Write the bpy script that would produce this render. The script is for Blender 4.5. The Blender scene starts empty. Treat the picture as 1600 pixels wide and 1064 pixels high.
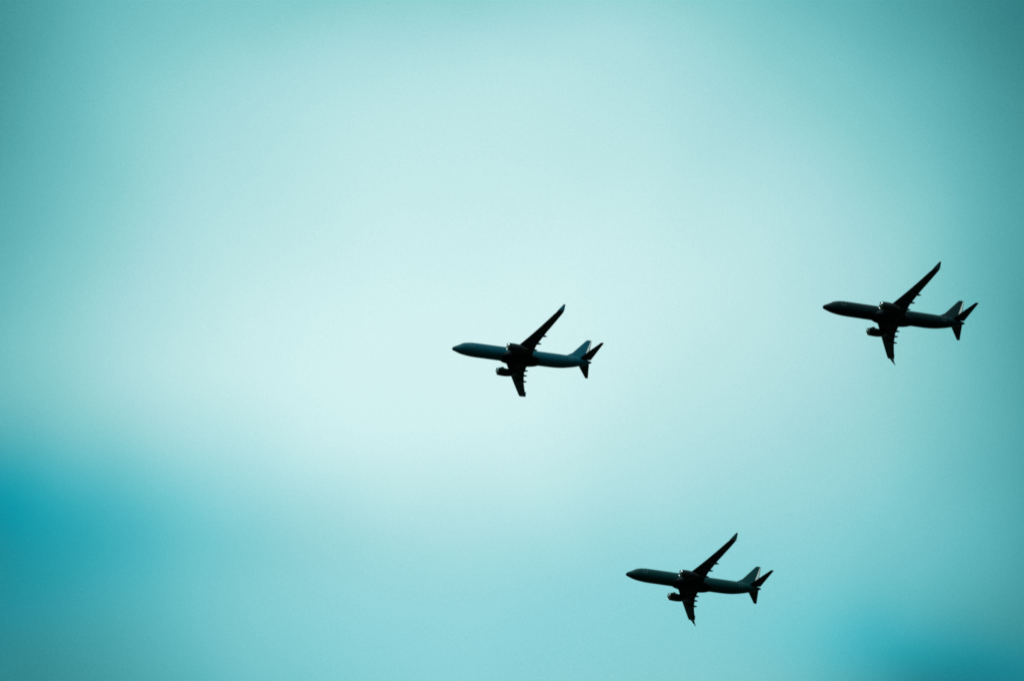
import bpy, bmesh, math, random
from mathutils import Matrix, Vector

R = math.radians
scene = bpy.context.scene
C = scene.collection
random.seed(7)

# ------------------------------------------------------------------ camera
# World frame: +X is aft along the flight path, +Y to starboard, +Z up.
cam_data = bpy.data.cameras.new('camera')
cam = bpy.data.objects.new('camera', cam_data)
C.objects.link(cam)
cam.matrix_world = Matrix(((0.94612, -0.11039, -0.30443, 0.0),
                           (-0.29871, -0.66054, -0.68881, 0.0),
                           (-0.12505, 0.74263, -0.65792, 1.7),
                           (0, 0, 0, 1)))
cam_data.sensor_width = 36.0
cam_data.lens = 243.0
cam_data.clip_start = 0.5
cam_data.clip_end = 90000.0
scene.camera = cam

# ------------------------------------------------------------------ sun and sky
SUN_AZ, SUN_EL = R(-112), R(46)            # direction towards the sun
sun_dir = Vector((math.cos(SUN_EL) * math.cos(SUN_AZ), math.cos(SUN_EL) * math.sin(SUN_AZ), math.sin(SUN_EL)))
sd = bpy.data.lights.new('sun', 'SUN')
sd.energy = 1.3
sd.angle = R(11)
sd.color = (1.0, 0.96, 0.90)
sun = bpy.data.objects.new('sun', sd)
sun.rotation_euler = sun_dir.to_track_quat('Z', 'Y').to_euler()
C.objects.link(sun)

scene.view_settings.view_transform = 'Standard'
scene.view_settings.look = 'None'
scene.view_settings.exposure = 0.0
scene.view_settings.gamma = 1.0
scene.view_settings.use_curve_mapping = False
scene.render.dither_intensity = 2.0
scene.render.film_transparent = False
scene.cycles.filter_width = 1.7      # soft long lens

# cloud banks and vignette: azimuth, elevation, spread (degrees), stretch, tilt of the long axis, density change
CLOUDS_AND_VIGNETTE = [  # negative corner entries paint the lens vignette into the sky
    (67.39, 40.87, 1.53, 2.17, -15, 0.453),
    (63.98, 43.96, 0.84, 2.76, -3, 0.507),
    (72.26, 44.38, 0.94, 2.03, -79, -0.530),
    (62.47, 44.24, 1.07, 3.02, 15, -0.720),
    (72.27, 38.97, 1.30, 1.70, 51, -0.681),
    (62.56, 37.09, 0.69, 1.28, -23, -0.665),
    (59.87, 39.57, 0.90, 3.45, -85, -0.536),
    (70.33, 40.02, 0.53, 4.21, 11, -0.198),
]
# places where the veil is open to clear blue
BLUE_GAPS = [
    (72.14, 40.37, 0.35, 1.72, 15, 0.860),
    (61.74, 37.73, 0.25, 3.91, 19, 0.760),
    (72.01, 39.56, 0.42, 2.76, -15, 0.580),
    (66.37, 38.76, 0.72, 9.49, 1, 0.196),
]
RAMP = [(0.0, (0.0252, 0.2016, 0.2159)), (0.1345, (0.0545, 0.2961, 0.3095)), (0.2703, (0.0887, 0.3916, 0.4072)),
        (0.4201, (0.1441, 0.4969, 0.5149)), (0.5912, (0.2542, 0.6172, 0.6308)), (0.7208, (0.3813, 0.7084, 0.7231)),
        (0.8836, (0.5457, 0.8228, 0.8228)), (1.0, (0.6724, 0.9047, 0.9047))]
CLOUD_BASE = 0.575
SKY_STRENGTH = 0.1

world = bpy.data.worlds.new('World')
scene.world = world
world.use_nodes = True
nt = world.node_tree
nt.nodes.clear()


def nd(tree, kind, **kw):
    n = tree.nodes.new(kind)
    for k, v in kw.items():
        setattr(n, k, v)
    return n


def math_node(op, a, b=None, c=None, clamp=False):
    n = nd(nt, 'ShaderNodeMath', operation=op, use_clamp=clamp)
    for i, v in enumerate((a, b, c)):
        if v is None:
            continue
        if isinstance(v, (int, float)):
            n.inputs[i].default_value = v
        else:
            nt.links.new(v, n.inputs[i])
    return n.outputs[0]


coord = nd(nt, 'ShaderNodeTexCoord').outputs['Generated']
norm = nd(nt, 'ShaderNodeVectorMath', operation='NORMALIZE')
nt.links.new(coord, norm.inputs[0])
direction = norm.outputs[0]


def noise(scale, detail, rough, seed):
    n = nd(nt, 'ShaderNodeTexNoise', noise_dimensions='4D')
    n.inputs['W'].default_value = seed
    n.inputs['Scale'].default_value = scale
    n.inputs['Detail'].default_value = detail
    n.inputs['Roughness'].default_value = rough
    nt.links.new(direction, n.inputs['Vector'])
    return n


# the edges of the banks wander: shift the lookup direction with a soft noise
warp = noise(26.0, 2.0, 0.5, 3.1)
wsub = nd(nt, 'ShaderNodeVectorMath', operation='SUBTRACT')
nt.links.new(warp.outputs['Color'], wsub.inputs[0])
wsub.inputs[1].default_value = (0.5, 0.5, 0.5)
wmul = nd(nt, 'ShaderNodeVectorMath', operation='SCALE')
nt.links.new(wsub.outputs[0], wmul.inputs[0])
wmul.inputs['Scale'].default_value = 0.013
wadd = nd(nt, 'ShaderNodeVectorMath', operation='ADD')
nt.links.new(direction, wadd.inputs[0])
nt.links.new(wmul.outputs[0], wadd.inputs[1])
wandering = wadd.outputs[0]


def banks(items, start):
    total = start
    for az, el, spread, stretch, tilt, weight in items:
        a, e, r = R(az), R(el), R(tilt)
        centre = Vector((math.cos(e) * math.cos(a), math.cos(e) * math.sin(a), math.sin(e)))
        along = Vector((-math.sin(a), math.cos(a), 0)) * math.cos(r) + Vector((-math.sin(e) * math.cos(a), -math.sin(e) * math.sin(a), math.cos(e))) * math.sin(r)
        d = nd(nt, 'ShaderNodeVectorMath', operation='SUBTRACT')
        nt.links.new(wandering, d.inputs[0])
        d.inputs[1].default_value = centre
        full = nd(nt, 'ShaderNodeVectorMath', operation='DOT_PRODUCT')
        nt.links.new(d.outputs[0], full.inputs[0])
        nt.links.new(d.outputs[0], full.inputs[1])
        axis = nd(nt, 'ShaderNodeVectorMath', operation='DOT_PRODUCT')
        nt.links.new(d.outputs[0], axis.inputs[0])
        axis.inputs[1].default_value = along
        long2 = math_node('MULTIPLY', axis.outputs['Value'], axis.outputs['Value'])
        sq = math_node('MULTIPLY_ADD', long2, 1.0 / stretch ** 2 - 1.0, full.outputs['Value'])
        g = math_node('EXPONENT', math_node('MULTIPLY', sq, -1.0 / (2 * R(spread) ** 2)))
        total = math_node('MULTIPLY_ADD', g, weight, total)
    return total


soft = math_node('SUBTRACT', noise(14.0, 2.0, 0.45, 1.7).outputs['Fac'], 0.5)
wisps = math_node('SUBTRACT', noise(60.0, 3.0, 0.5, 5.2).outputs['Fac'], 0.5)
fleck = math_node('SUBTRACT', noise(3600.0, 1.0, 0.6, 8.3).outputs['Fac'], 0.5)
start = math_node('MULTIPLY_ADD', soft, 0.06, CLOUD_BASE)
start = math_node('MULTIPLY_ADD', wisps, 0.05, start)
start = math_node('MULTIPLY_ADD', fleck, 0.10, start)
density = math_node('MINIMUM', math_node('SMOOTH_MAX', banks(CLOUDS_AND_VIGNETTE, start), 0.0, 0.12), 1.0)
gap = math_node('MINIMUM', math_node('MAXIMUM', banks(BLUE_GAPS, 0.0), 0.0), 0.97)

ramp = nd(nt, 'ShaderNodeValToRGB')
el = ramp.color_ramp.elements
el[0].position, el[0].color = RAMP[0][0], (*RAMP[0][1], 1)
el[1].position, el[1].color = RAMP[-1][0], (*RAMP[-1][1], 1)
for p, c in RAMP[1:-1]:
    e = el.new(p)
    e.color = (*c, 1)
nt.links.new(density, ramp.inputs[0])


def mix_rgb(blend, fac, a, b):
    n = nd(nt, 'ShaderNodeMix', data_type='RGBA', blend_type=blend, clamp_result=False, clamp_factor=True)
    for sock, v in ((n.inputs[0], fac), (n.inputs[6], a), (n.inputs[7], b)):
        if isinstance(v, (int, float)):
            sock.default_value = v
        elif isinstance(v, tuple):
            sock.default_value = v
        else:
            nt.links.new(v, sock)
    return n.outputs[2]


cloud = mix_rgb('MULTIPLY', gap, ramp.outputs[0], (0.0, 1.0, 1.2, 1))
gain = nd(nt, 'ShaderNodeVectorMath', operation='SCALE')
nt.links.new(cloud, gain.inputs[0])
# an overcast sky is darker towards the horizon than overhead
sep = nd(nt, 'ShaderNodeSeparateXYZ')
nt.links.new(direction, sep.inputs[0])
height = math_node('MAXIMUM', sep.outputs['Z'], 0.0)
veil = math_node('MULTIPLY_ADD', height, 0.70, 0.54)
nt.links.new(math_node('MULTIPLY', veil, 1.0 / SKY_STRENGTH), gain.inputs['Scale'])
sky = nd(nt, 'ShaderNodeTexSky', sky_type='NISHITA')
sky.sun_disc = False
sky.sun_elevation = SUN_EL
sky.sun_rotation = math.pi / 2 - SUN_AZ
sky_out = mix_rgb('MIX', 0.04, gain.outputs[0], sky.outputs[0])
bg = nd(nt, 'ShaderNodeBackground')
bg.inputs['Strength'].default_value = SKY_STRENGTH
nt.links.new(sky_out, bg.inputs['Color'])
wout = nd(nt, 'ShaderNodeOutputWorld')
nt.links.new(bg.outputs[0], wout.inputs['Surface'])


# ------------------------------------------------------------------ materials
def material(name, color, rough=0.4, metallic=0.0, spec=0.5, coat=0.0, vary=0.25, scale=0.6, stretch=(0.25, 1, 1)):
    m = bpy.data.materials.new(name)
    m.use_nodes = True
    t = m.node_tree
    b = t.nodes['Principled BSDF']
    b.inputs['Roughness'].default_value = rough
    b.inputs['Metallic'].default_value = metallic
    b.inputs['Specular IOR Level'].default_value = spec
    b.inputs['Coat Weight'].default_value = coat
    b.inputs['Coat Roughness'].default_value = 0.15
    tc = nd(t, 'ShaderNodeTexCoord')
    mp = nd(t, 'ShaderNodeMapping')
    mp.inputs['Scale'].default_value = stretch
    t.links.new(tc.outputs['Object'], mp.inputs['Vector'])
    n = nd(t, 'ShaderNodeTexNoise')
    n.inputs['Scale'].default_value = scale
    n.inputs['Detail'].default_value = 5.0
    n.inputs['Roughness'].default_value = 0.6
    t.links.new(mp.outputs[0], n.inputs['Vector'])
    mr = nd(t, 'ShaderNodeMapRange')
    mr.inputs['From Min'].default_value = 0.3
    mr.inputs['From Max'].default_value = 0.7
    mr.inputs['To Min'].default_value = 1.0 - vary
    mr.inputs['To Max'].default_value = 1.0 + vary
    t.links.new(n.outputs['Fac'], mr.inputs['Value'])
    sc = nd(t, 'ShaderNodeVectorMath', operation='SCALE')
    sc.inputs[0].default_value = color
    t.links.new(mr.outputs[0], sc.inputs['Scale'])
    t.links.new(sc.outputs[0], b.inputs['Base Color'])
    rr = nd(t, 'ShaderNodeMapRange')
    rr.inputs['To Min'].default_value = max(rough - 0.08, 0.02)
    rr.inputs['To Max'].default_value = rough + 0.08
    t.links.new(n.outputs['Fac'], rr.inputs['Value'])
    t.links.new(rr.outputs[0], b.inputs['Roughness'])
    return m


M_WING = material('dark_wing_paint', (0.018, 0.036, 0.046), 0.55, spec=0.25, vary=0.3)
M_ENGINE = material('dark_nacelle_paint', (0.016, 0.026, 0.030), 0.6, spec=0.12, vary=0.25)
M_BELLY = material('shade_darkened_belly_paint', (0.010, 0.018, 0.023), 0.7, spec=0.05, vary=0.3)  # shade under the body is put into this darker colour
M_METAL = material('polished_metal', (0.80, 0.80, 0.80), 0.20, metallic=1.0, vary=0.08)
M_HOT = material('burnt_metal', (0.12, 0.11, 0.10), 0.45, metallic=1.0, vary=0.3)
M_GLASS = material('cockpit_glass', (0.02, 0.022, 0.025), 0.06, spec=0.8, vary=0.1)
M_WHITE = material('white_paint', (0.82, 0.82, 0.80), 0.35, vary=0.05)
M_MAROON = material('maroon_paint', (0.060, 0.018, 0.040), 0.4, vary=0.1)
M_PALE = material('pale_marking', (0.10, 0.17, 0.18), 0.5, vary=0.2)
M_TYRE = material('tyre_rubber', (0.02, 0.02, 0.02), 0.8, vary=0.2)
M_FAN = material('fan_titanium', (0.10, 0.10, 0.11), 0.4, metallic=0.8, vary=0.2)
M_GROUND = material('dark_fields', (0.022, 0.026, 0.015), 0.95, spec=0.1, vary=0.4, scale=0.004, stretch=(1, 1, 1))


# ------------------------------------------------------------------ mesh helpers
def mesh_from(name, verts, faces, smooth=True, sharp_angle=None):
    me = bpy.data.meshes.new(name)
    me.from_pydata([tuple(v) for v in verts], [], faces)
    me.validate()
    bm = bmesh.new()
    bm.from_mesh(me)
    bmesh.ops.remove_doubles(bm, verts=bm.verts, dist=1e-5)
    bmesh.ops.recalc_face_normals(bm, faces=bm.faces)
    for f in bm.faces:
        f.smooth = smooth
    for e in bm.edges:
        if len(e.link_faces) == 2 and e.calc_face_angle(0) > R(38):
            e.smooth = False
    bm.to_mesh(me)
    bm.free()
    return me


def loft(rings, cap=True, closed=True):
    verts, faces = [], []
    n = len(rings[0])
    for r in rings:
        verts += list(r)
    for i in range(len(rings) - 1):
        for j in range(n if closed else n - 1):
            k = (j + 1) % n
            faces.append((i * n + j, i * n + k, (i + 1) * n + k, (i + 1) * n + j))
    if cap:
        faces.append(tuple(range(n - 1, -1, -1)))
        faces.append(tuple((len(rings) - 1) * n + j for j in range(n)))
    return verts, faces


def join(*pieces):
    V, F = [], []
    for v, f in pieces:
        o = len(V)
        V += list(v)
        F += [tuple(i + o for i in q) for q in f]
    return V, F


def interp(table, x):
    """smooth (Catmull-Rom) lookup in rows (x, a, b, ...)"""
    if x <= table[0][0]:
        return table[0][1:]
    if x >= table[-1][0]:
        return table[-1][1:]
    for i in range(len(table) - 1):
        if table[i][0] <= x <= table[i + 1][0]:
            break
    x0, x1 = table[i][0], table[i + 1][0]
    h = x1 - x0
    u = (x - x0) / h
    out = []
    for k in range(1, len(table[0])):
        def slope(j):
            if j == 0 or j == len(table) - 1:
                a, b = (0, 1) if j == 0 else (len(table) - 2, len(table) - 1)
                return (table[b][k] - table[a][k]) / (table[b][0] - table[a][0])
            sl = (table[j][k] - table[j - 1][k]) / (table[j][0] - table[j - 1][0])
            sr = (table[j + 1][k] - table[j][k]) / (table[j + 1][0] - table[j][0])
            if sl * sr <= 0:
                return 0.0
            return 2 * sl * sr / (sl + sr)
        m0, m1 = slope(i) * h, slope(i + 1) * h
        p0, p1 = table[i][k], table[i + 1][k]
        out.append((2 * u ** 3 - 3 * u ** 2 + 1) * p0 + (u ** 3 - 2 * u ** 2 + u) * m0
                   + (-2 * u ** 3 + 3 * u ** 2) * p1 + (u ** 3 - u ** 2) * m1)
    return tuple(out)


# ------------------------------------------------------------------ the ground (below the frame)
gv, gf, GN, GR = [(0, 0, 0)], [], 96, 60000.0
for k, rad in enumerate((400.0, 3000.0, 15000.0, GR)):
    for j in range(GN):
        a = 2 * math.pi * j / GN
        gv.append((rad * math.cos(a), rad * math.sin(a), 0))
for j in range(GN):
    gf.append((0, 1 + j, 1 + (j + 1) % GN))
    for k in range(3):
        o = 1 + k * GN
        gf.append((o + j, o + GN + j, o + GN + (j + 1) % GN, o + (j + 1) % GN))
ground = bpy.data.objects.new('ground', mesh_from('ground', gv, gf, smooth=False))
ground.data.materials.append(M_GROUND)
ground['kind'] = 'structure'
C.objects.link(ground)

# ------------------------------------------------------------------ airliner geometry (metres; x aft of the nose, y to starboard, z up)
# x, top z, bottom z, half width
BODY = [
    (0.00, -0.79, -0.81, 0.02), (0.03, -0.62, -0.98, 0.19), (0.14, -0.45, -1.12, 0.37), (0.42, -0.21, -1.27, 0.57), (0.9, 0.04, -1.42, 0.75),
    (1.6, 0.38, -1.64, 1.02), (2.2, 0.72, -1.80, 1.26), (2.67, 1.02, -1.88, 1.42), (3.1, 1.24, -1.95, 1.54), (3.5, 1.36, -2.00, 1.62),
    (4.2, 1.47, -2.08, 1.74), (4.9, 1.55, -2.14, 1.82), (6.0, 1.64, -2.22, 1.88), (7.2, 1.66, -2.24, 1.90),
    (25.5, 1.66, -2.24, 1.90), (27.5, 1.66, -2.22, 1.90), (29.0, 1.67, -2.16, 1.88), (30.6, 1.68, -2.00, 1.83),
    (32.0, 1.68, -1.75, 1.72), (33.6, 1.64, -1.38, 1.52), (35.6, 1.57, -0.78, 1.17), (37.0, 1.44, -0.26, 0.84),
    (38.2, 1.24, 0.20, 0.50), (38.7, 1.10, 0.40, 0.34), (38.9, 1.00, 0.50, 0.25)]


def body_point(x, th, off=0.0):
    top, bot, hw = interp(BODY, x)
    zc, hh = (top + bot) / 2, (top - bot) / 2
    return Vector((x, (hw + off) * math.sin(th), zc + (hh + off) * math.cos(th)))


def body_theta(x, z):
    top, bot, hw = interp(BODY, x)
    zc, hh = (top + bot) / 2, (top - bot) / 2
    return math.acos(max(-1, min(1, (z - zc) / hh)))


def mesh_fuselage():
    xs = [0, 0.03, 0.08, 0.15, 0.25, 0.4, 0.6, 0.9, 1.2, 1.6, 2.0, 2.25, 2.5, 2.75, 3.0, 3.3, 3.6, 4.0, 4.5, 5.1, 5.8, 7]
    xs += [7 + i * 1.5 for i in range(1, 13)] + [25.5 + 0.5 * i for i in range(1, 26)] + [38.2, 38.4, 38.6, 38.75, 38.9]
    N = 40
    return loft([[body_point(x, 2 * math.pi * j / N) for j in range(N)] for x in xs])


def patch(x0, x1, z0, z1, side, off=0.012, nx=4, nz=5, skew=0.0):
    """small panel lying on the fuselage skin, with a little thickness"""
    V, F = [], []
    for layer in (off, -0.03):
        for i in range(nx + 1):
            for j in range(nz + 1):
                x = x0 + (x1 - x0) * i / nx
                z = z0 + (z1 - z0) * j / nz + skew * (i / nx)
                V.append(body_point(x, side * body_theta(x, z), layer))
    n = (nx + 1) * (nz + 1)
    idx = lambda l, i, j: l * n + i * (nz + 1) + j
    for l in (0, 1):
        for i in range(nx):
            for j in range(nz):
                F.append((idx(l, i, j), idx(l, i + 1, j), idx(l, i + 1, j + 1), idx(l, i, j + 1)))
    for i in range(nx):
        F.append((idx(0, i, 0), idx(0, i + 1, 0), idx(1, i + 1, 0), idx(1, i, 0)))
        F.append((idx(0, i, nz), idx(0, i + 1, nz), idx(1, i + 1, nz), idx(1, i, nz)))
    for j in range(nz):
        F.append((idx(0, 0, j), idx(0, 0, j + 1), idx(1, 0, j + 1), idx(1, 0, j)))
        F.append((idx(0, nx, j), idx(0, nx, j + 1), idx(1, nx, j + 1), idx(1, nx, j)))
    return V, F


def foil(c0, c1, thick, n=9):
    """closed aerofoil outline between chord fractions c0..c1: (chord fraction, height / chord)"""
    def t(c):
        return 5 * thick * (0.2969 * math.sqrt(max(c, 0)) - 0.1260 * c - 0.3516 * c * c + 0.2843 * c ** 3 - 0.1030 * c ** 4)
    cs = []
    for i in range(n + 1):
        u = i / n
        cs.append(c0 + (c1 - c0) * (u * u if c0 < 0.01 else u))
    up = [(c, 0.9 * t(c)) for c in cs]
    lo = [(c, -1.1 * t(c)) for c in cs]
    return up + lo[::-1]


def surface(sections, c0, c1, extra=0.0):
    """sections: (leading edge point, trailing edge point, thickness ratio, unit thickness direction)"""
    rings = []
    for le, te, th, nrm in sections:
        le, te, nrm = Vector(le), Vector(te), Vector(nrm)
        ch = (te - le).length
        ring = []
        for c, h in foil(c0, c1, th):
            s = 1 if h >= 0 else -1
            ring.append(le.lerp(te, c) + nrm * (h * ch + s * extra))
        rings.append(ring)
    return loft(rings)


WING = [  # y, leading edge x, trailing edge x, z, thickness
    (1.2, 12.8, 21.6, -1.34, 0.12), (1.6, 14.0, 21.6, -1.32, 0.125), (1.9, 14.9, 21.6, -1.30, 0.13), (2.3, 15.55, 21.6, -1.26, 0.13),
    (3.0, 16.07, 21.62, -1.18, 0.13), (4.1, 16.70, 21.66, -1.06, 0.125), (5.7, 17.62, 21.85, -0.87, 0.12),
    (7.6, 18.70, 22.40, -0.63, 0.115), (9.2, 19.62, 22.86, -0.38, 0.11), (12.0, 21.22, 23.92, 0.14, 0.105),
    (14.5, 22.65, 24.93, 0.68, 0.10), (16.3, 23.68, 25.66, 1.12, 0.10)]


def wing_rows(y0, y1):
    ys = [y0] + [r[0] for r in WING if y0 + 0.05 < r[0] < y1 - 0.05] + [y1]
    # finer spanwise steps keep the flexed wing smooth
    full = []
    for a, b in zip(ys[:-1], ys[1:]):
        k = max(1, int((b - a) / 0.9))
        full += [a + (b - a) * i / k for i in range(k)]
    return full + [y1]


def wing_sections(y0, y1, side):
    out = []
    for y in wing_rows(y0, y1):
        le, te, z, th = interp(WING, y)
        tw = 0.012 * (te - le)
        out.append(((le, side * y, z + tw), (te, side * y, z - tw), th, (0, 0, 1)))
    return out


def mesh_wing(side):
    return join(surface(wing_sections(1.2, 16.29, side), 0.0, 0.755))


FLAPS = [(1.9, 5.69), (5.71, 12.22)]
AILERON = (12.24, 16.29)


def mesh_trailing(side, y0, y1):
    return surface(wing_sections(y0, y1, side), 0.74, 1.0, -0.004)


def winglet_sections(side):
    rows = [  # leading edge, trailing edge x, cant
        ((23.68, 16.27, 1.115), 25.665, 8), ((23.95, 16.70, 1.22), 25.84, 18), ((24.15, 17.02, 1.34), 25.96, 30), ((24.33, 17.26, 1.52), 26.06, 48),
        ((24.55, 17.42, 1.78), 26.16, 62), ((24.85, 17.52, 2.14), 26.26, 72), ((25.35, 17.61, 2.75), 26.40, 79),
        ((25.95, 17.71, 3.48), 26.57, 80), ((26.12, 17.735, 3.66), 26.62, 80), ((26.32, 17.75, 3.77), 26.64, 80)]
    out = []
    for (x, y, z), te, cant in rows:
        a = R(cant)
        out.append(((x, side * y, z), (te, side * y, z), 0.085, (0, -side * math.sin(a), math.cos(a))))
    return out


def mesh_wing_tip(side):
    return surface(winglet_sections(side)[:5], 0.0, 1.0)


def mesh_winglet(side):
    return surface(winglet_sections(side)[4:], 0.0, 1.0)


def mesh_strake(side):
    rows = [((24.85, 17.34, 1.50), 25.98, -38), ((25.15, 17.52, 1.30), 26.02, -45), ((25.58, 17.80, 0.98), 26.22, -48), ((26.08, 18.06, 0.66), 26.44, -50), ((26.46, 18.28, 0.38), 26.64, -50)]
    out = []
    for (x, y, z), te, cant in rows:
        a = R(cant)
        out.append(((x, side * y, z), (te, side * y, z), 0.09, (0, -side * math.sin(a), math.cos(a))))
    return surface(out, 0.0, 1.0)


FAIRINGS = [(22.5, 4.19, -1.38), (22.95, 6.46, -1.03), (23.72, 9.17, -0.62)]


def mesh_fairing(side, tip):
    x1, y, zt = tip
    le, te, wz, _ = interp(WING, y)
    x0 = te - 2.4
    rows = [(0, 0.02, 0.10), (0.08, 0.12, 0.06), (0.25, 0.20, 0.0), (0.5, 0.23, 0.0), (0.7, 0.22, 0.0), (0.85, 0.17, 0.0), (0.95, 0.09, 0.0), (1.0, 0.03, 0.0)]
    rings = []
    for u, r, dz in rows:
        x = x0 + (x1 - x0) * u
        zc = (wz - 0.30) * (1 - u) + (zt + 0.02) * u + dz
        rings.append([(x, side * y + 1.1 * r * math.sin(2 * math.pi * j / 12), zc + 1.6 * r * math.cos(2 * math.pi * j / 12)) for j in range(12)])
    return loft(rings)


def mesh_belly():
    rows = [(13.2, 0.9, 0.30, -1.75), (14.0, 1.45, 0.56, -1.70), (15.0, 1.85, 0.82, -1.58), (16.0, 2.08, 1.00, -1.48), (17.4, 2.22, 1.10, -1.42),
            (20.0, 2.24, 1.12, -1.42), (21.4, 2.20, 1.10, -1.42), (22.4, 2.02, 0.96, -1.46), (23.4, 1.66, 0.70, -1.58), (24.3, 1.1, 0.36, -1.75)]
    N = 28
    rings = []
    for i in range(34):
        x = 13.2 + 11.1 * i / 33
        w, h, zc = interp(rows, x)
        ring = []
        for j in range(N):
            a = 2 * math.pi * j / N
            s, c = math.sin(a), math.cos(a)
            ring.append((x, w * math.copysign(abs(s) ** 0.85, s), zc + h * math.copysign(abs(c) ** 0.85, c)))
        rings.append(ring)
    return loft(rings)


ENG = Vector((13.76, 4.93, -2.16))


def revolve(profile, side, N=36, squash=True, cap=False):
    rings = []
    for dx, r in profile:
        ring = []
        for j in range(N):
            a = 2 * math.pi * j / N
            y, z = r * math.sin(a), r * math.cos(a)
            if squash and z < 0:
                z *= 0.93 + 0.07 * min(1, max(0, dx / 2.5))
                y *= 1.02
            ring.append((ENG.x + dx, side * ENG.y + y, ENG.z + z + 0.03 * (2 - dx) * 0.5))
        rings.append(ring)
    return loft(rings, cap=cap)


def mesh_nacelle(side):
    return revolve([(0.30, 1.035), (0.5, 1.06), (0.9, 1.09), (1.6, 1.11), (2.4, 1.09), (3.1, 1.02), (3.7, 0.92), (4.2, 0.80),
                    (4.2, 0.77), (3.6, 0.82), (2.0, 0.84), (1.1, 0.82), (0.6, 0.80), (0.31, 0.815)], side)


def mesh_lip(side):
    return revolve([(0.299, 1.037), (0.18, 1.015), (0.08, 0.985), (0.02, 0.945), (0.0, 0.912), (0.03, 0.878), (0.10, 0.85), (0.20, 0.828), (0.305, 0.813)], side)


def mesh_fan(side):
    V, F = [], []
    n = 24
    for k in range(n):
        a0 = 2 * math.pi * k / n
        ring = []
        for r, tw in ((0.24, 0.5), (0.5, 0.85), (0.79, 1.15)):
            for s in (-1, 1):
                a = a0 + s * 0.13 * math.sin(tw) * (0.6 / (r + 0.2)) * 0.5 + 0.0
                dx = 1.05 + s * 0.16 * math.cos(tw)
                ring.append((ENG.x + dx, side * ENG.y + r * math.sin(a), ENG.z + r * math.cos(a) + 0.015))
        o = len(V)
        V += ring
        F += [(o, o + 1, o + 3, o + 2), (o + 2, o + 3, o + 5, o + 4)]
    # the dark duct behind the blades
    disc = [(ENG.x + 1.28, side * ENG.y + 0.815 * math.sin(2 * math.pi * j / 36), ENG.z + 0.815 * math.cos(2 * math.pi * j / 36) + 0.012) for j in range(36)]
    o = len(V)
    V += disc
    F.append(tuple(o + j for j in range(36)))
    return V, F


def mesh_spinner(side):
    return revolve([(0.55, 0.01), (0.62, 0.07), (0.75, 0.14), (0.95, 0.21), (1.25, 0.25)], side, 20, False)


def mesh_core(side):
    return revolve([(3.3, 0.62), (4.2, 0.60), (4.8, 0.52), (5.3, 0.42), (5.3, 0.39), (4.6, 0.42)], side, 28, False)


def mesh_plug(side):
    return revolve([(4.6, 0.26), (5.2, 0.25), (5.5, 0.18), (5.8, 0.09), (6.0, 0.02)], side, 20, False)


def mesh_chine(side):
    # small vane on the inboard shoulder of the nacelle
    a = R(-48) * side
    def pt(dx, r):
        return Vector((ENG.x + dx, side * ENG.y + r * math.sin(a), ENG.z + r * math.cos(a)))
    t = Vector((0, math.cos(a), -math.sin(a))) * 0.012
    prof = [pt(0.85, 1.05), pt(1.25, 1.34), pt(1.75, 1.36), pt(2.05, 1.05)]
    return loft([[p + t for p in prof], [p - t for p in prof]])


def mesh_pylon(side):
    rows = [(14.75, -1.02, -1.12, 0.02), (15.2, -0.95, -1.25, 0.13), (16.2, -0.86, -1.35, 0.19), (17.3, -0.88, -1.45, 0.20),
            (18.6, -0.92, -1.60, 0.19), (19.6, -0.98, -1.40, 0.12), (20.6, -1.02, -1.12, 0.03)]
    y = side * ENG.y
    rings = []
    for x, zt, zb, w in rows:
        ring = []
        for j in range(12):
            a = 2 * math.pi * j / 12
            s, c = math.sin(a), math.cos(a)
            ring.append((x, y + w * math.copysign(abs(s) ** 0.6, s), (zt + zb) / 2 + (zt - zb) / 2 * math.copysign(abs(c) ** 0.6, c)))
        rings.append(ring)
    return loft(rings)


def fin_sections(z0, z1, n=6):
    out = []
    for i in range(n + 1):
        z = z0 + (z1 - z0) * i / n
        le = 34.25 + (z - 3.66) * 0.873
        te = 38.30 + (z - 1.9) * 0.267
        if z > 8.6:
            le += (z - 8.6) * 0.8
        out.append(((le, 0, z), (te, 0, z), 0.095, (0, 1, 0)))
    return out


def mesh_fin():
    pieces = [surface(fin_sections(1.2, 8.60) + fin_sections(8.62, 8.79, 1), 0.0, 0.68)]
    # dorsal fillet running forward along the crown
    rows = [(30.3, 1.67, 0.02), (31.2, 1.90, 0.05), (32.1, 2.25, 0.09), (32.9, 2.68, 0.13), (33.6, 3.14, 0.16), (34.3, 3.62, 0.16)]
    rings = []
    for x, zt, w in rows:
        rings.append([(x, -w, 1.3), (x, -w * 0.9, (1.6 + zt) / 2), (x, -w * 0.45, zt - 0.06), (x, 0, zt), (x, w * 0.45, zt - 0.06), (x, w * 0.9, (1.6 + zt) / 2), (x, w, 1.3)])
    pieces.append(loft(rings))
    return join(*pieces)


def mesh_rudder():
    return surface(fin_sections(2.0, 8.60) + fin_sections(8.62, 8.785, 1), 0.67, 1.0, -0.003)


def mesh_band(c_low, c_high, edge_low, edge_high):
    """painted band on the rudder: chord fractions at the foot and at the tip"""
    rings = []
    for i in range(9):
        z = 2.2 + (8.70 - 2.2) * i / 8
        le, te, th, nrm = fin_sections(z, z + 1e-6, 1)[0]
        u = i / 8
        a, b = c_low + (c_high - c_low) * u, edge_low + (edge_high - edge_low) * u
        le, te, nrm = Vector(le), Vector(te), Vector(nrm)
        ch = (te - le).length
        rings.append([le.lerp(te, c) + nrm * (h * ch + (0.012 if h >= 0 else -0.012)) for c, h in foil(a, b, th, 3)])
    return loft(rings)


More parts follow.
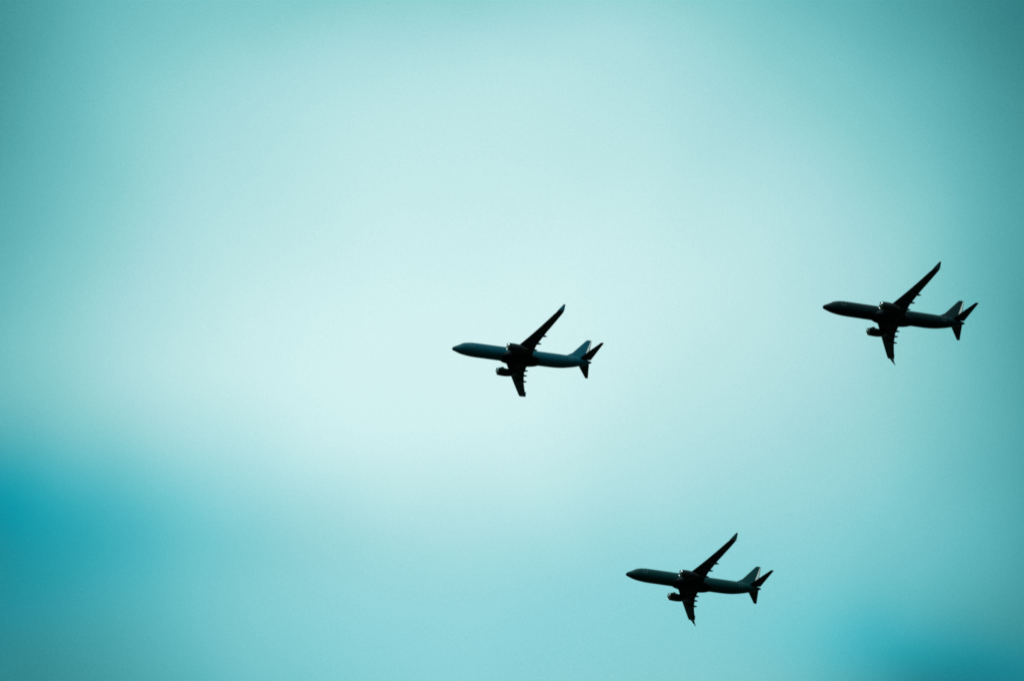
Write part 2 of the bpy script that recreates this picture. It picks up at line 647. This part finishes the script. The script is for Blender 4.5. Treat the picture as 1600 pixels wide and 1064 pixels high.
def stab_sections(y0, y1, side, n=5):
    out = []
    for i in range(n + 1):
        y = y0 + (y1 - y0) * i / n
        le = 39.70 + (y - 7.2) * 0.69
        te = 40.52 + (y - 7.18) * 0.28
        if y > 6.95:
            le -= 0.02
        z = 0.80 + y * 0.125
        out.append(((le, side * y, z), (te, side * y, z - 0.02), 0.085, (0, 0, 1)))
    return out


def mesh_stab(side):
    return surface(stab_sections(0.2, 6.9, side) + stab_sections(6.95, 7.19, side, 2), 0.0, 0.70)


def mesh_elevator(side):
    return surface(stab_sections(0.75, 6.9, side) + stab_sections(6.95, 7.18, side, 2), 0.69, 1.0, -0.003)


def mesh_apu():
    N = 20
    rings = []
    for x, r in ((38.80, 0.27), (39.02, 0.24), (39.10, 0.21), (39.10, 0.17), (38.85, 0.15)):
        rings.append([(x, r * 0.85 * math.sin(2 * math.pi * j / N), 0.75 + r * math.cos(2 * math.pi * j / N)) for j in range(N)])
    return loft(rings)


def mesh_door(x, side):
    return patch(x - 0.43, x + 0.43, -0.75, 1.05, side, 0.010)


def mesh_outline(x, side):
    w = 0.07
    a, b, z0, z1 = x - 0.50, x + 0.50, -0.82, 1.12
    return join(patch(a, b, z0, z0 + w, side, 0.014, 4, 1), patch(a, b, z1 - w, z1, side, 0.014, 4, 1),
                patch(a, a + w, z0 + w, z1 - w, side, 0.014, 1, 6), patch(b - w, b, z0 + w, z1 - w, side, 0.014, 1, 6))


def mesh_pane(k, side):
    # 0 front windshield, 1 sliding side pane, 2 rear side pane
    quads = [((2.42, 0.12), (2.55, 0.80), (3.22, 0.62), (3.05, 0.12)),
             ((2.62, 0.86), (2.86, 1.16), (3.52, 0.92), (3.28, 0.66)),
             ((2.93, 1.19), (3.22, 1.33), (3.78, 1.12), (3.58, 0.95))]
    q = quads[k]
    V, F = [], []
    n = 5
    for l, off in enumerate((0.014, -0.02)):
        for i in range(n + 1):
            for j in range(n + 1):
                u, v = i / n, j / n
                x = (q[0][0] * (1 - u) + q[1][0] * u) * (1 - v) + (q[3][0] * (1 - u) + q[2][0] * u) * v
                t = (q[0][1] * (1 - u) + q[1][1] * u) * (1 - v) + (q[3][1] * (1 - u) + q[2][1] * u) * v
                V.append(body_point(x, side * t, off))
    m = (n + 1) ** 2
    for l in (0, 1):
        for i in range(n):
            for j in range(n):
                o = l * m + i * (n + 1) + j
                F.append((o, o + 1, o + n + 2, o + n + 1))
    rim = [i for i in range(n + 1)] + [i * (n + 1) + n for i in range(1, n + 1)] + [n * (n + 1) + i for i in range(n - 1, -1, -1)] + [i * (n + 1) for i in range(n - 1, 0, -1)]
    for a, b in zip(rim, rim[1:] + rim[:1]):
        F.append((a, b, m + b, m + a))
    return V, F


def mesh_windows():
    V, F = [], []
    for side in (-1, 1):
        x = 6.4
        while x < 31.6:
            v, f = patch(x, x + 0.26, 0.12, 0.48, side, 0.006, 1, 1)
            o = len(V)
            V += v
            F += [tuple(i + o for i in q) for q in f]
            x += 0.508
    return V, F


def mesh_wheel(side):
    # main wheel lying flush in the belly, tread outwards
    N = 24
    y, x, z = side * 0.92, 19.6, -2.50
    rings = []
    for r, dz in ((0.54, 0.05), (0.54, -0.02), (0.48, -0.08), (0.30, -0.09), (0.26, -0.05), (0.02, -0.06)):
        rings.append([(x + r * math.cos(2 * math.pi * j / N), y + r * math.sin(2 * math.pi * j / N), z + dz) for j in range(N)])
    return loft(rings)


def mesh_antenna(x, top):
    s = 1 if top else -1
    z = 1.64 if top else -2.22
    rows = [((x, 0, z), (x + 0.42, 0, z), 0.10, (0, 1, 0)), ((x + 0.16, 0, z + 0.34 * s), (x + 0.44, 0, z + 0.34 * s), 0.10, (0, 1, 0))]
    return surface(rows, 0.0, 1.0)


# ------------------------------------------------------------------ assembling the aircraft
MESHES = {}


def shared(key, builder, *args):
    if key not in MESHES:
        v, f = builder(*args)
        MESHES[key] = mesh_from(key[0], v, f)
        MESHES[key].materials.append(None)
    return MESHES[key]


def part(name, key, builder, args, mat, parent):
    o = bpy.data.objects.new(name, shared((name,) + key, builder, *args))
    o.material_slots[0].link = 'OBJECT'
    o.material_slots[0].material = mat
    o.parent = parent
    C.objects.link(o)
    return o


def airliner(loc, rot, label, paint, split):
    root = bpy.data.objects.new('airliner', None)
    C.objects.link(root)
    m = Matrix(rot).to_4x4()
    m.translation = Vector(loc) + Vector((0, 0, 1.7))
    root.matrix_world = m
    root.empty_display_size = 5
    root['label'] = label
    root['category'] = 'airliner'
    root['group'] = 'airliners flying in formation'
    fus = part('fuselage', (), mesh_fuselage, (), paint, root)
    for s in (-1, 1):
        for k in range(3):
            part('cockpit_window', (s, k), mesh_pane, (k, s), M_GLASS, fus)
    w = part('passenger_windows', (), mesh_windows, (), M_GLASS, fus)
    w['kind'] = 'stuff'
    for x, top in ((9.0, True), (15.5, True), (8.2, False), (26.5, False)):
        part('antenna', (x,), mesh_antenna, (x, top), M_WING, fus)
    part('exhaust_pipe', (), mesh_apu, (), M_HOT, fus)
    bel = part('belly_fairing', (), mesh_belly, (), M_BELLY, root)
    for s in (-1, 1):
        part('wheel', (s,), mesh_wheel, (s,), M_TYRE, bel)
    for x in (5.2, 32.7):
        for s in (-1, 1):
            d = part('door', (x, s), mesh_door, (x, s), paint, root)
            part('door_outline', (x, s), mesh_outline, (x, s), M_PALE, d)
    for s in (-1, 1):
        wing = part('wing', (s,), mesh_wing, (s,), M_WING, root)
        for y0, y1 in FLAPS:
            part('flap', (s, y0), mesh_trailing, (s, y0, y1), M_WING, wing)
        part('aileron', (s,), mesh_trailing, (s, *AILERON), M_WING, wing)
        for k, tip in enumerate(FAIRINGS):
            part('flap_track_fairing', (s, k), mesh_fairing, (s, tip), M_WING, wing)
        part('wing_tip', (s,), mesh_wing_tip, (s,), M_WING, wing)
        wl = part('winglet', (s,), mesh_winglet, (s,), paint, root)
        if split:
            part('lower_strake', (s,), mesh_strake, (s,), M_WING, wl)
        part('pylon', (s,), mesh_pylon, (s,), M_ENGINE, root)
        e = part('engine', (s,), mesh_nacelle, (s,), M_ENGINE, root)
        part('inlet_lip', (s,), mesh_lip, (s,), M_METAL, e)
        part('fan', (s,), mesh_fan, (s,), M_FAN, e)
        part('spinner', (s,), mesh_spinner, (s,), M_FAN, e)
        part('core_nozzle', (s,), mesh_core, (s,), M_HOT, e)
        part('exhaust_plug', (s,), mesh_plug, (s,), M_HOT, e)
        part('vane', (s,), mesh_chine, (s,), M_ENGINE, e)
        st = part('horizontal_stabiliser', (s,), mesh_stab, (s,), M_WING, root)
        part('elevator', (s,), mesh_elevator, (s,), M_WING, st)
    fin = part('vertical_fin', (), mesh_fin, (), paint, root)
    part('rudder', (), mesh_rudder, (), paint, fin)
    band = part('white_stripe', (), mesh_band, (0.775, 0.81, 0.95, 0.95), M_WHITE, fin)
    band['label'] = 'white stripe down the rudder'
    edge = part('maroon_stripe', (), mesh_band, (0.952, 0.952, 0.997, 0.997), M_MAROON, fin)
    edge['label'] = 'dark maroon edge behind the white stripe'
    return root


P_TEAL_GLARE = material('glare_lifted_teal_paint', (0.001, 0.100, 0.145), 0.5, spec=0.08, vary=0.12)  # brighter tone: lens glare painted into the colour
P_VIGNETTE_DARK = material('vignette_darkest_green_paint', (0.001, 0.017, 0.021), 0.5, spec=0.08, vary=0.12)  # darkest tone: lens vignette painted into the colour
P_VIGNETTE_GREEN = material('vignette_dimmed_green_paint', (0.001, 0.046, 0.050), 0.5, spec=0.08, vary=0.12)  # vignette darkening mixed into the green, less than on the darkest one

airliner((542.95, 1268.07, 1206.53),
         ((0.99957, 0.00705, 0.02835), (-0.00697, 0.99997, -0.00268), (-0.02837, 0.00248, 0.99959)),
         'leading teal airliner, its wingtips turned up in plain winglets with nothing below', P_TEAL_GLARE, False)
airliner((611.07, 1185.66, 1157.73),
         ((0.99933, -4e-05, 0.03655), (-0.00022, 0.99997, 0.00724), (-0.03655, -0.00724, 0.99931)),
         'green airliner with split winglets, its paint darkened for lens vignette, rightmost of the three', P_VIGNETTE_DARK, True)
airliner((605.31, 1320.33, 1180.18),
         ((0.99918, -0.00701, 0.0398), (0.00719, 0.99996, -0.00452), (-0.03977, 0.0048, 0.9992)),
         'green airliner, split winglets, paint dimmed for vignette, flying lowest of the three in the picture', P_VIGNETTE_GREEN, True)
